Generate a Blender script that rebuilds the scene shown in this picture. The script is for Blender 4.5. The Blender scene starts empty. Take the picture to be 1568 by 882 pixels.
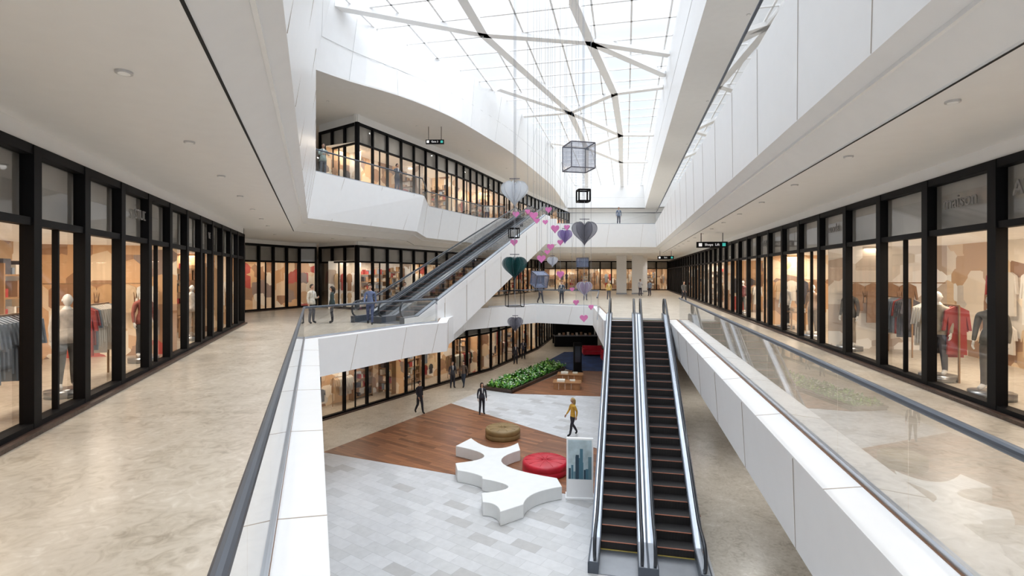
import bpy, math, random
from mathutils import Vector, Matrix
random.seed(7)
S = bpy.context.scene
COL = S.collection

# ------------------------------------------------------------------ materials
def nmat(name):
    m = bpy.data.materials.new(name); m.use_nodes = True
    nt = m.node_tree; b = nt.nodes["Principled BSDF"]
    return m, nt, b
def ramp(nt, stops):
    r = nt.nodes.new("ShaderNodeValToRGB")
    els = r.color_ramp.elements
    els[0].position, els[0].color = stops[0][0], (*stops[0][1], 1)
    els[1].position, els[1].color = stops[-1][0], (*stops[-1][1], 1)
    for p, c in stops[1:-1]:
        e = els.new(p); e.color = (*c, 1)
    return r
def coords(nt, scale=(1,1,1), rot=(0,0,0)):
    t = nt.nodes.new("ShaderNodeTexCoord"); mp = nt.nodes.new("ShaderNodeMapping")
    mp.inputs["Scale"].default_value = scale; mp.inputs["Rotation"].default_value = rot
    nt.links.new(t.outputs["Object"], mp.inputs["Vector"]); return mp
def plain(name, col, rough=.5, metal=0., es=0., ecol=None, var=.04, nscale=3., spec=.5):
    m, nt, b = nmat(name)
    mp = coords(nt); n = nt.nodes.new("ShaderNodeTexNoise"); n.inputs["Scale"].default_value = nscale
    nt.links.new(mp.outputs[0], n.inputs["Vector"])
    lo = tuple(max(0, c*(1-var)) for c in col); hi = tuple(min(1, c*(1+var)) for c in col)
    r = ramp(nt, [(.3, lo), (.7, hi)])
    nt.links.new(n.outputs["Fac"], r.inputs[0]); nt.links.new(r.outputs[0], b.inputs["Base Color"])
    b.inputs["Roughness"].default_value = rough; b.inputs["Metallic"].default_value = metal
    b.inputs["Specular IOR Level"].default_value = spec
    if es:
        b.inputs["Emission Color"].default_value = (*(ecol or col), 1); b.inputs["Emission Strength"].default_value = es
    return m
def glassmat(name, tint=(1,1,1), base=.04, k=.9, rough=.01, milky=0., milkcol=(.8,.82,.85), power=4.):
    # thin sheet: transparent + Schlick-weighted gloss, identical from both sides
    m, nt, b = nmat(name); nt.nodes.remove(b)
    out = nt.nodes["Material Output"]
    tr = nt.nodes.new("ShaderNodeBsdfTransparent"); tr.inputs[0].default_value = (*tint, 1)
    gl = nt.nodes.new("ShaderNodeBsdfGlossy"); gl.inputs["Roughness"].default_value = rough
    lw = nt.nodes.new("ShaderNodeLayerWeight"); lw.inputs["Blend"].default_value = .5
    pw = nt.nodes.new("ShaderNodeMath"); pw.operation = 'POWER'; pw.inputs[1].default_value = power
    nt.links.new(lw.outputs["Facing"], pw.inputs[0])
    ma = nt.nodes.new("ShaderNodeMath"); ma.operation = 'MULTIPLY_ADD'
    ma.inputs[1].default_value = k; ma.inputs[2].default_value = base; ma.use_clamp = True
    nt.links.new(pw.outputs[0], ma.inputs[0])
    mx = nt.nodes.new("ShaderNodeMixShader")
    nt.links.new(ma.outputs[0], mx.inputs[0]); nt.links.new(tr.outputs[0], mx.inputs[1]); nt.links.new(gl.outputs[0], mx.inputs[2])
    last = mx
    if milky:
        df = nt.nodes.new("ShaderNodeBsdfDiffuse"); df.inputs[0].default_value = (*milkcol, 1)
        m2 = nt.nodes.new("ShaderNodeMixShader"); m2.inputs[0].default_value = milky
        nt.links.new(mx.outputs[0], m2.inputs[1]); nt.links.new(df.outputs[0], m2.inputs[2]); last = m2
    nt.links.new(last.outputs[0], out.inputs[0])
    return m
def marble(name):
    m, nt, b = nmat(name)
    mp = coords(nt, (1,1,1), (0,0,.3))
    n1 = nt.nodes.new("ShaderNodeTexNoise"); n1.inputs["Scale"].default_value = .9; n1.inputs["Detail"].default_value = 9; n1.inputs["Distortion"].default_value = .9; n1.inputs["Roughness"].default_value = .62
    n2 = nt.nodes.new("ShaderNodeTexNoise"); n2.inputs["Scale"].default_value = 5; n2.inputs["Detail"].default_value = 8; n2.inputs["Distortion"].default_value = 1.8
    nt.links.new(mp.outputs[0], n1.inputs["Vector"]); nt.links.new(mp.outputs[0], n2.inputs["Vector"])
    mx = nt.nodes.new("ShaderNodeMath"); mx.operation = 'ADD'
    nt.links.new(n1.outputs["Fac"], mx.inputs[0]); nt.links.new(n2.outputs["Fac"], mx.inputs[1])
    h = nt.nodes.new("ShaderNodeMath"); h.operation = 'MULTIPLY'; h.inputs[1].default_value = .5
    nt.links.new(mx.outputs[0], h.inputs[0])
    r = ramp(nt, [(.34, (.34,.295,.235)), (.44, (.46,.41,.335)), (.5, (.52,.47,.395)), (.56, (.55,.50,.425)), (.68, (.67,.63,.56))])
    nt.links.new(h.outputs[0], r.inputs[0]); nt.links.new(r.outputs[0], b.inputs["Base Color"])
    b.inputs["Roughness"].default_value = .3
    b.inputs["Specular IOR Level"].default_value = .35
    return m
def brickmat(name, c1, c2, mortar, w, h, rot, rough=.4, msize=.006, offset=.5, grain=None, amp=(.72,1.12)):
    m, nt, b = nmat(name)
    mp = coords(nt, (1,1,1), (0,0,rot))
    br = nt.nodes.new("ShaderNodeTexBrick")
    br.inputs["Color1"].default_value = (*c1,1); br.inputs["Color2"].default_value = (*c2,1); br.inputs["Mortar"].default_value = (*mortar,1)
    br.inputs["Scale"].default_value = 1; br.inputs["Mortar Size"].default_value = msize
    br.inputs["Brick Width"].default_value = w; br.inputs["Row Height"].default_value = h; br.offset = offset
    nt.links.new(mp.outputs[0], br.inputs["Vector"])
    n = nt.nodes.new("ShaderNodeTexNoise"); n.inputs["Scale"].default_value = 2.5; n.inputs["Detail"].default_value = 6
    mp2 = coords(nt, grain or (1,1,1), (0,0,rot)); nt.links.new(mp2.outputs[0], n.inputs["Vector"])
    r = ramp(nt, [(.3,(amp[0],)*3),(.7,(amp[1],)*3)]); nt.links.new(n.outputs["Fac"], r.inputs[0])
    mx = nt.nodes.new("ShaderNodeMixRGB"); mx.blend_type = 'MULTIPLY'; mx.inputs[0].default_value = 1
    nt.links.new(br.outputs["Color"], mx.inputs[1]); nt.links.new(r.outputs[0], mx.inputs[2])
    nt.links.new(mx.outputs[0], b.inputs["Base Color"]); b.inputs["Roughness"].default_value = rough
    return m
def tilemat(name, rot):
    m, nt, b = nmat(name)
    mp = coords(nt, (1,1,1), (0,0,rot))
    def brick(w,h,c1,c2,mo,ms,off=.5):
        br = nt.nodes.new("ShaderNodeTexBrick"); br.offset=off
        br.inputs["Color1"].default_value=(*c1,1); br.inputs["Color2"].default_value=(*c2,1); br.inputs["Mortar"].default_value=(*mo,1)
        br.inputs["Scale"].default_value=1; br.inputs["Mortar Size"].default_value=ms; br.inputs["Mortar Smooth"].default_value=0
        br.inputs["Brick Width"].default_value=w; br.inputs["Row Height"].default_value=h
        nt.links.new(mp.outputs[0], br.inputs["Vector"]); return br
    br = brick(.8,.4,(0,0,0),(1,1,1),(.5,.5,.5),.0)
    r = ramp(nt,[(0,(.47,.465,.46)),(.10,(.565,.57,.575)),(.4,(.60,.605,.615)),(.75,(.635,.64,.65))]); r.color_ramp.interpolation='CONSTANT'
    nt.links.new(br.outputs["Color"], r.inputs[0])
    g = brick(.8,.4,(1,1,1),(1,1,1),(.84,.84,.84),.008)
    mx = nt.nodes.new("ShaderNodeMixRGB"); mx.blend_type='MULTIPLY'; mx.inputs[0].default_value=1
    nt.links.new(r.outputs[0], mx.inputs[1]); nt.links.new(g.outputs["Color"], mx.inputs[2])
    n = nt.nodes.new("ShaderNodeTexNoise"); n.inputs["Scale"].default_value=5; n.inputs["Detail"].default_value=6; nt.links.new(mp.outputs[0], n.inputs["Vector"])
    r2 = ramp(nt,[(.3,(.90,.90,.90)),(.7,(1,1,1))]); nt.links.new(n.outputs["Fac"], r2.inputs[0])
    m3 = nt.nodes.new("ShaderNodeMixRGB"); m3.blend_type='MULTIPLY'; m3.inputs[0].default_value=1
    nt.links.new(mx.outputs[0], m3.inputs[1]); nt.links.new(r2.outputs[0], m3.inputs[2])
    nt.links.new(m3.outputs[0], b.inputs["Base Color"]); b.inputs["Roughness"].default_value=.4
    return m
def glowwall(name, cols, es):  # back wall in merchandise colours that also emit, an added warm shop glow
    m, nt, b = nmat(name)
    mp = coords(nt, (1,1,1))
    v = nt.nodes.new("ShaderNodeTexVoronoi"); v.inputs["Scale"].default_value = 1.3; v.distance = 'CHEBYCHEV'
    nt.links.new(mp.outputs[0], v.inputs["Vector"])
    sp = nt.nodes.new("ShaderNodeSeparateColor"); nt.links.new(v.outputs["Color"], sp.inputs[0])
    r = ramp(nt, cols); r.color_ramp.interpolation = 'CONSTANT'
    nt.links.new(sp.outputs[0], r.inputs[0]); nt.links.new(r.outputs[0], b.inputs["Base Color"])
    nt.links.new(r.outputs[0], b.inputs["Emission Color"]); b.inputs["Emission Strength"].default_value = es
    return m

M_WHITE = plain("white_panel", (.86,.865,.87), .35, var=.01)
M_CEIL = plain("ceiling_paint", (.84,.835,.825), .7, var=.012)
M_JOINT = plain("panel_joint", (.42,.36,.30), .6)
M_GAP = plain("shadow_gap", (.015,.015,.015), .8)
M_MARBLE = marble("beige_marble")
M_BROWN = plain("bronze_trim", (.20,.095,.04), .35, .2)
M_BLACK = plain("black_frame", (.004,.004,.005), .55, spec=.15)
M_METAL = plain("brushed_metal", (.34,.36,.39), .3, .9)
M_RAIL = plain("grey_rail", (.10,.115,.14), .4, .4)
M_STEEL = plain("light_steel", (.52,.56,.62), .28, .8)
M_GLASS = glassmat("clear_glass", (.96,.975,.98), .09, .9, power=2.5)
M_SGLASS = glassmat("shop_glass", (.86,.85,.83), .07, .6, rough=.03)
M_SKYG = glassmat("skylight_glass", (.99,.995,1), .0, .3)
M_FROST = plain("frosted_panel", (.50,.49,.47), .3, var=.12, nscale=1.2)
M_SHOPC = plain("glowing_shop_ceiling", (.82,.77,.69), .6, es=.2, ecol=(1,.87,.7))  # warm glow put into the ceiling itself, besides the lamps below it
M_TILE = tilemat("grey_tile", .60)
M_WOOD = brickmat("wood_planks", (.32,.135,.06), (.16,.063,.028), (.08,.03,.016), 2.2, .2, .62, .4, .005, grain=(.6,9,1), amp=(.7,1.25))
M_CARPET = plain("navy_carpet", (.012,.035,.11), .9, var=.4, nscale=1.5)
M_STEP = plain("escalator_tread", (.014,.012,.012), .5)
M_NOSE = plain("step_nosing", (.36,.12,.06), .4)
M_RUBBER = plain("handrail_rubber", (.018,.022,.03), .3)
M_BENCH = plain("white_solid_surface", (.80,.81,.80), .35, var=.02)
M_RED = plain("red_leather", (.50,.01,.028), .4, var=.15)
M_OLIVE = plain("olive_leather", (.24,.155,.06), .5, var=.15)
M_SOIL = plain("soil", (.04,.025,.015), .9)
M_LEAF = plain("leaf_green", (.05,.20,.025), .5, var=.7, nscale=6)
M_LAMP = plain("downlight_lens", (.7,.69,.66), .4, es=.15)
M_LRING = plain("downlight_ring", (.55,.55,.55), .4)
M_STONE = plain("dark_stone_plinth", (.06,.035,.025), .4, var=.5, nscale=20)
M_WIRE = plain("wire_grey", (.30,.32,.36), .4)
WARM = [glowwall("glow_wall_amber", [(0,(.50,.31,.17)),(.2,(.66,.48,.30)),(.4,(.30,.17,.10)),(.55,(.74,.63,.49)),(.72,(.46,.30,.17)),(.85,(.56,.50,.42)),(.95,(.8,.76,.68))], .22),
        glowwall("glow_wall_cream", [(0,(.62,.56,.48)),(.2,(.50,.42,.34)),(.35,(.74,.70,.64)),(.6,(.42,.33,.26)),(.75,(.66,.61,.54)),(.92,(.8,.78,.74))], .22),
        glowwall("glow_wall_orange", [(0,(.62,.37,.19)),(.3,(.74,.56,.37)),(.5,(.36,.20,.11)),(.7,(.78,.67,.51)),(.85,(.28,.2,.16)),(.95,(.45,.08,.06))], .24)]
GOODS = [plain("goods_%d" % i, c, .6) for i, c in enumerate([(.68,.64,.58),(.38,.05,.05),(.50,.31,.16),(.08,.08,.1),(.78,.76,.71),(.22,.27,.34),(.36,.22,.14),(.62,.46,.30)])]
M_SHELF = plain("shelf_wood", (.33,.20,.11), .5)

# ------------------------------------------------------------------ mesh builder
class MB:
    def __init__(s): s.v=[]; s.f=[]; s.m=[]
    def add(s, vs, fs, mi=0):
        o=len(s.v); s.v += [tuple(v) for v in vs]
        for f in fs: s.f.append([i+o for i in f]); s.m.append(mi)
    def box(s, c, size, rot=0., mi=0):
        cx,cy,cz=c; a,b,h=[k/2 for k in size]; co,si=math.cos(rot),math.sin(rot)
        vs=[]
        for z in (-h,h):
            for x,y in ((-a,-b),(a,-b),(a,b),(-a,b)):
                vs.append((cx+x*co-y*si, cy+x*si+y*co, cz+z))
        s.add(vs,[(3,2,1,0),(4,5,6,7),(0,1,5,4),(1,2,6,5),(2,3,7,6),(3,0,4,7)],mi)
    def bar(s, a, b, w, h, mi=0):
        a=Vector(a); b=Vector(b); d=(b-a)
        if d.length<1e-6: return
        d.normalize(); up=Vector((0,0,1))
        sd=d.cross(up)
        if sd.length<1e-3: sd=Vector((1,0,0))
        sd.normalize(); u=sd.cross(d)
        vs=[]
        for p in (a,b):
            for x,y in ((-w/2,-h/2),(w/2,-h/2),(w/2,h/2),(-w/2,h/2)): vs.append(p+sd*x+u*y)
        s.add(vs,[(0,1,2,3),(7,6,5,4),(0,4,5,1),(1,5,6,2),(2,6,7,3),(3,7,4,0)],mi)
    def prism(s, poly, z0, z1, mt=0, ms=None, mb=None, low=None):
        ms = mt if ms is None else ms; mb = ms if mb is None else mb
        low = low or poly
        n=len(poly); A=sum(poly[i][0]*poly[(i+1)%n][1]-poly[(i+1)%n][0]*poly[i][1] for i in range(n))
        if A<0: poly=poly[::-1]; low=low[::-1]
        vs=[(p[0],p[1],z0) for p in low]+[(p[0],p[1],z1) for p in poly]
        o=len(s.v); s.v+=vs
        s.f.append([o+n+i for i in range(n)]); s.m.append(mt)
        s.f.append([o+i for i in range(n)][::-1]); s.m.append(mb)
        for i in range(n):
            j=(i+1)%n; s.f.append([o+i,o+j,o+n+j,o+n+i]); s.m.append(ms)
    def wall(s, pts, z0, z1, mi=0):
        for a,b in zip(pts,pts[1:]):
            s.add([(a[0],a[1],z0),(b[0],b[1],z0),(b[0],b[1],z1),(a[0],a[1],z1)],[(0,1,2,3)],mi)
    def loft(s, A, B, mi=0):
        for i in range(len(A)-1): s.add([A[i],A[i+1],B[i+1],B[i]],[(0,1,2,3)],mi)
    def tube(s, pts, r, n=8, mi=0, radii=None, cap=True, sx=1., sz=1.):
        pts=[Vector(p) for p in pts]; rings=[]; prev=None
        for i,p in enumerate(pts):
            d=(pts[min(i+1,len(pts)-1)]-pts[max(i-1,0)])
            if d.length<1e-9: d=Vector((0,0,1))
            d.normalize()
            if prev is None:
                ref=Vector((0,0,1)) if abs(d.z)<.9 else Vector((1,0,0))
                a=d.cross(ref).normalized()
            else:
                a=(prev-d*prev.dot(d)).normalized()
            prev=a; b=a.cross(d)
            rr=radii[i] if radii else r
            rings.append([p+a*(rr*sx*math.cos(2*math.pi*k/n))+b*(rr*sz*math.sin(2*math.pi*k/n)) for k in range(n)])
        vs=[v for R_ in rings for v in R_]; fs=[]
        for i in range(len(rings)-1):
            for k in range(n):
                k2=(k+1)%n; fs.append((i*n+k,i*n+k2,(i+1)*n+k2,(i+1)*n+k))
        if cap: fs.append(tuple(range(n))[::-1]); fs.append(tuple(range((len(rings)-1)*n,len(rings)*n)))
        s.add(vs,fs,mi)
    def sphere(s, c, r, nu=12, nv=8, mi=0, fn=None):
        vs=[]; fs=[]
        for j in range(nv+1):
            th=math.pi*j/nv
            for i in range(nu):
                ph=2*math.pi*i/nu
                v=Vector((math.sin(th)*math.cos(ph),math.sin(th)*math.sin(ph),math.cos(th)))
                if fn: v=fn(v)
                vs.append((c[0]+v[0]*r[0],c[1]+v[1]*r[1],c[2]+v[2]*r[2]))
        for j in range(nv):
            for i in range(nu):
                i2=(i+1)%nu; fs.append((j*nu+i,(j+1)*nu+i,(j+1)*nu+i2,j*nu+i2))
        s.add(vs,fs,mi)
    def extr(s, yz, x0, x1, mi=0):
        n=len(yz); vs=[(x0,y,z) for y,z in yz]+[(x1,y,z) for y,z in yz]
        s.add(vs,[list(range(n)),list(range(n,2*n))[::-1]]+[(i,(i+1)%n,n+(i+1)%n,n+i) for i in range(n)],mi)
    def mesh(s, name, mats, smooth=False):
        me=bpy.data.meshes.new(name); me.from_pydata(s.v,[],s.f)
        for m in mats: me.materials.append(m)
        me.polygons.foreach_set("material_index", s.m)
        if smooth: me.polygons.foreach_set("use_smooth",[True]*len(s.f))
        me.update(); return me
    def obj(s, name, mats, parent=None, smooth=False):
        o=bpy.data.objects.new(name, s.mesh(name,mats,smooth)); COL.objects.link(o)
        if parent: o.parent=parent
        return o
def empty(name, loc=(0,0,0), rz=0.):
    e=bpy.data.objects.new(name,None); e.location=loc; e.rotation_euler=(0,0,rz); e.empty_display_size=.2
    COL.objects.link(e); return e

KR=.222; KL=-.388
def R(x0,d): return (x0+KR*d, d)
def offset(pts, w):   # offset polyline to its right-hand side
    out=[]
    for i,p in enumerate(pts):
        p=Vector(p)
        ns=[]
        if i>0: t=(p-Vector(pts[i-1])).normalized(); ns.append(Vector((t.y,-t.x)))
        if i<len(pts)-1: t=(Vector(pts[i+1])-p).normalized(); ns.append(Vector((t.y,-t.x)))
        n=sum(ns,Vector((0,0))).normalized(); k=1/max(.4,n.dot(ns[0]))
        q=p+n*w*k; out.append((q.x,q.y))
    return out

Z1,Z3,ZC=-5.2,7.05,4.35
# void outlines (void lies to the left of travel)
V2=[R(2.05,-3),R(2.05,24.7),R(-1.05,24.7),(5.6,35.5),(1.8,37.5),(-2.9,32.5),(-3.2,26),(-3.0,23.6),(-4.0,22.6),(-6.68,17.64),(1.27,-3)]
V2B=[R(2.2,-3),R(2.2,24.7)]+V2[2:]
V3=[R(2.8,-3),R(2.8,49),(4,49),(3.9,44.4),(-.6,44.4),(-2.5,44),(-5.9,36.5),(-5.4,31.5),(-9.2,24),(1.16,-3)]
V3B=[R(2.9,-3),R(2.9,49),(4,49),(3.9,44.4),(-.6,44.4),(-2.6,44.1),(-6.1,36.5),(-5.8,31.2),(-9.45,23.7),(.86,-3)]
OUT=[(-26,-3),(-26,82),R(11,82),R(11,-3)]

# ------------------------------------------------------------------ floors
def slab(name, V, VB, z0, z1):
    b=MB(); b.prism(V+OUT, z0, z1, 0, 1, 2, low=VB+OUT)
    for a,c,a2,c2 in zip(V,V[1:],VB,VB[1:]):
        a=Vector(a); c=Vector(c); a2=Vector(a2); c2=Vector(c2); L=(c-a).length; t=(c-a)/L; n=max(1,int(L/2.6))
        nn=Vector((-t.y,t.x))*.003
        for i in range(n):
            f=(i+.35)/n; p=a.lerp(c,f)+nn; q=a2.lerp(c2,min(1,f+.35/L))+nn
            b.bar((p.x,p.y,z1-.01),(q.x,q.y,z0+.01),.006,.014,3)
    return b.obj(name,[M_MARBLE,M_WHITE,M_CEIL,M_JOINT])
slab("floor_mezzanine", V2, V2B, -1.3, 0)
slab("floor_gallery", V3, V3B, 4.85, Z3)
b=MB(); b.prism(OUT, Z1-.3, Z1, 0); b.obj("floor",[M_MARBLE])
def patch(name, poly, m, h=.012):
    b=MB(); b.prism(poly, Z1, Z1+h, 0); return b.obj(name,[m])
patch("tile_flooring",[(-9.5,22.1),R(2.2,15.7),R(2.2,-2.9),(-9.5,-2.9)],M_TILE)
patch("wood_flooring",[(-7.9,21.4),(5.8,15.72),(6.4,18.9),(-3.5,29.5)],M_WOOD,.016)
patch("tile_flooring",[(-3.5,29.5),(6.4,18.9),(9,27),(9,30.6),(5.2,31.2),(0,31.9),(-1.8,33)],M_TILE)
patch("wood_flooring",[(0,31.9),(5.2,31.2),(9,30.6),(10,38.6),(6.4,39.2),(4.3,39.6)],M_WOOD,.03)
patch("blue_carpet",[(2.9,43.6),(4.5,39.7),(6.4,39.3),(10.5,38.7),(11.5,49),(5,49)],M_CARPET,.02)

def caps(name, V, z, w):
    o1=offset(V,w); o2=offset(V,w+.07)
    b=MB()
    for i in range(len(V)-1):
        b.prism([V[i],V[i+1],o1[i+1],o1[i]], z, z+.02, 0)
        b.prism([o1[i],o1[i+1],o2[i+1],o2[i]], z, z+.028, 1)
        a=Vector(V[i]); c=Vector(V[i+1]); a1=Vector(o1[i]); c1=Vector(o1[i+1]); n=max(1,int((c-a).length/2.6))
        for k in range(1,n):
            p=a.lerp(c,k/n); q=a1.lerp(c1,k/n); b.bar((p.x,p.y,z+.021),(q.x,q.y,z+.021),.012,.004,2)
    return b.obj(name,[M_WHITE,M_BROWN,M_JOINT])
caps("trim_1",V2,0,.42); caps("trim_2",V3,Z3,.2)

# ------------------------------------------------------------------ ceilings
C2=[R(3.6,-3),R(3.6,50),(3.1,50),(2.6,45.4),(-.9,45.4),(-3.2,45),(-7.0,36.6),(-6.6,32.2),(-10.6,24.9),(.16,-3)]
b=MB(); b.prism(C2+OUT, ZC, ZC+.08, 0)
b.loft([(p[0],p[1],ZC+.03) for p in C2],[(p[0],p[1],4.85) for p in V3B],0)
b.loft([(p[0],p[1],ZC-.004) for p in C2],[(p[0],p[1],ZC-.004) for p in offset(C2,.035)],1)
m1=[((p[0]*.35+q[0]*.65),(p[1]*.35+q[1]*.65),ZC*.35+.65*4.85) for p,q in zip(C2,V3B)]
for p,q in zip(m1,m1[1:]): b.bar(p,q,.05,.05,0)
b.obj("ceiling",[M_CEIL,M_GAP])

def catmull(P, k=6):
    out=[]
    for i in range(len(P)-1):
        p0=Vector(P[max(i-1,0)]);p1=Vector(P[i]);p2=Vector(P[i+1]);p3=Vector(P[min(i+2,len(P)-1)])
        for j in range(k):
            t=j/k
            q=.5*((2*p1)+(-p0+p2)*t+(2*p0-5*p1+4*p2-p3)*t*t+(-p0+3*p1-3*p2+p3)*t**3)
            out.append((q.x,q.y))
    out.append(tuple(P[-1])); return out
def resample(P, n):
    P=[Vector(p) for p in P]; L=[0]
    for a,c in zip(P,P[1:]): L.append(L[-1]+(c-a).length)
    out=[]
    for k in range(n):
        s=(k/(n-1))**1.3*L[-1]; i=0
        while i<len(L)-2 and L[i+1]<s: i+=1
        q=P[i].lerp(P[i+1],(s-L[i])/(L[i+1]-L[i])); out.append((q.x,q.y))
    return out
LOm=resample(catmull([(-9.8,25.3),(-8.5,27),(-6.7,28.8),(-5.1,31.0),(-3.6,33.7),(-1.7,38.4),(.2,43.5),(2.9,52.5),(5.1,61),(8.5,79)]),40)
UPm=resample(catmull([(-9.0,25.5),(-7.9,28.2),(-5.9,31.3),(-3.6,34.4),(-1.6,38),(.4,42.6),(1.9,47),(3.7,53),(5.7,61),(9,79)]),40)
LO=[(1.16,-3)]+LOm+[R(3,79),R(3,-3)]
UP=[(1.9,-3)]+UPm+[R(2.7,79),R(2.7,-3)]
b=MB()
b.prism(LO+[OUT[3],OUT[2],OUT[1],OUT[0]], 12.4, 12.5, 0)
b.obj("ceiling_gallery",[M_CEIL])
b=MB(); b.loft([(p[0],p[1],12.4) for p in LO],[(p[0],p[1],16.1) for p in UP],0)
b.obj("trim_skylight_curb",[M_WHITE],None,True)
b=MB()
for i in range(3,len(LOm),3):
    p=LOm[i];q=UPm[i]; b.bar((p[0],p[1],12.45),(q[0],q[1],16.0),.02,.02,0)
mid=[((p[0]*.55+q[0]*.45),(p[1]*.55+q[1]*.45),12.4*.55+16.1*.45) for p,q in zip(LO,UP)]
for p,q in zip(mid,mid[1:]): b.bar(p,q,.02,.02,0)
b.obj("trim_curb_joints",[plain("pale_joint",(.6,.6,.6))])

# ------------------------------------------------------------------ skylight
def clip(p, d, poly):
    ts=[]
    n=len(poly)
    for i in range(n):
        a=poly[i]; c=poly[(i+1)%n]; ex,ey=c[0]-a[0],c[1]-a[1]
        den=d[0]*ey-d[1]*ex
        if abs(den)<1e-9: continue
        t=((a[0]-p[0])*ey-(a[1]-p[1])*ex)/den; u=((a[0]-p[0])*d[1]-(a[1]-p[1])*d[0])/den
        if 0<=u<1: ts.append(t)
    ts.sort(); return [(ts[i],ts[i+1]) for i in range(0,len(ts)-1,2)]
sky=empty("window_skylight")
M_BEAM=plain("skylight_steel_white",(.96,.965,.97),.4,var=.01)
b=MB(); ZS=16.05
rv=Vector((KR,1)).normalized(); rw=Vector((rv.y,-rv.x))
for k in range(-12,5):
    p=rw*(k*2.0+.3)
    for t0,t1 in clip(p,rv,UP):
        a=p+rv*t0; c=p+rv*t1; b.bar((a.x,a.y,ZS),(c.x,c.y,ZS),.10,.10,0)
for k in range(-2,40):
    p=rv*(k*2.2)
    for t0,t1 in clip(p,rw,UP):
        a=p+rw*t0; c=p+rw*t1; b.bar((a.x,a.y,ZS),(c.x,c.y,ZS),.10,.10,0)
prim=[[(-9,26),(-1.6,29),(4.6,30),(9.75,31.7)],[(-1,37.5),(4.9,43),(7.7,38.5),(11,37.2)],[(-5.5,10),(-3.6,20),(-1.6,29),(4.9,43),(8,55),(11.5,79)],
      [(1.5,10),(3.1,25.7),(4.6,30),(7.7,38.5),(10.6,50),(13.2,62),(17,79)],[(4.9,43),(10.6,50),(13.9,50)],[(1,44),(4.9,43)],[(3.9,53),(8,55),(13.2,62),(16.4,62)],[(8,55),(10.6,50)],
      [(-6.5,20),(-3.6,20),(3.0,22.5),(7.2,21)],[(4.6,30),(10.5,35)],[(-4.5,12),(1.5,10),(4.8,12)]]
for P in prim:
    for a,c in zip(P,P[1:]): b.bar((a[0],a[1],ZS-.16),(c[0],c[1],ZS-.16),.5,.26,0)
b.obj("frame",[M_BEAM],sky)
b=MB(); n=len(UP); b.add([(p[0],p[1],ZS+.1) for p in UP],[list(range(n))],0); b.obj("glazing",[M_SKYG],sky)

# ------------------------------------------------------------------ outer walls; right, left and back are unseen, added to block light
def wallobj(name, pts, z0, z1, m=M_WHITE):
    b=MB(); b.wall(pts,z0,z1); return b.obj(name,[m])
wallobj("wall_light_block_right",[R(11,-3),R(11,82)],Z1,12.5)
wallobj("wall_light_block_left",[(-26,-3),(-26,82)],Z1,12.5)
wallobj("wall_light_block_back",[(-26,82),R(11,82)],Z1,12.5)
wallobj("wall_gallery",[R(6.5,-3),R(6.5,80),(9,80)],Z3,12.4)
wallobj("wall_lower_right",[R(7,-3),R(7,62),(5,62)],Z1,-1.3)
wallobj("wall_lower_left",[(-9.5,-3),(-12.2,22)],Z1,-1.3)

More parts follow.
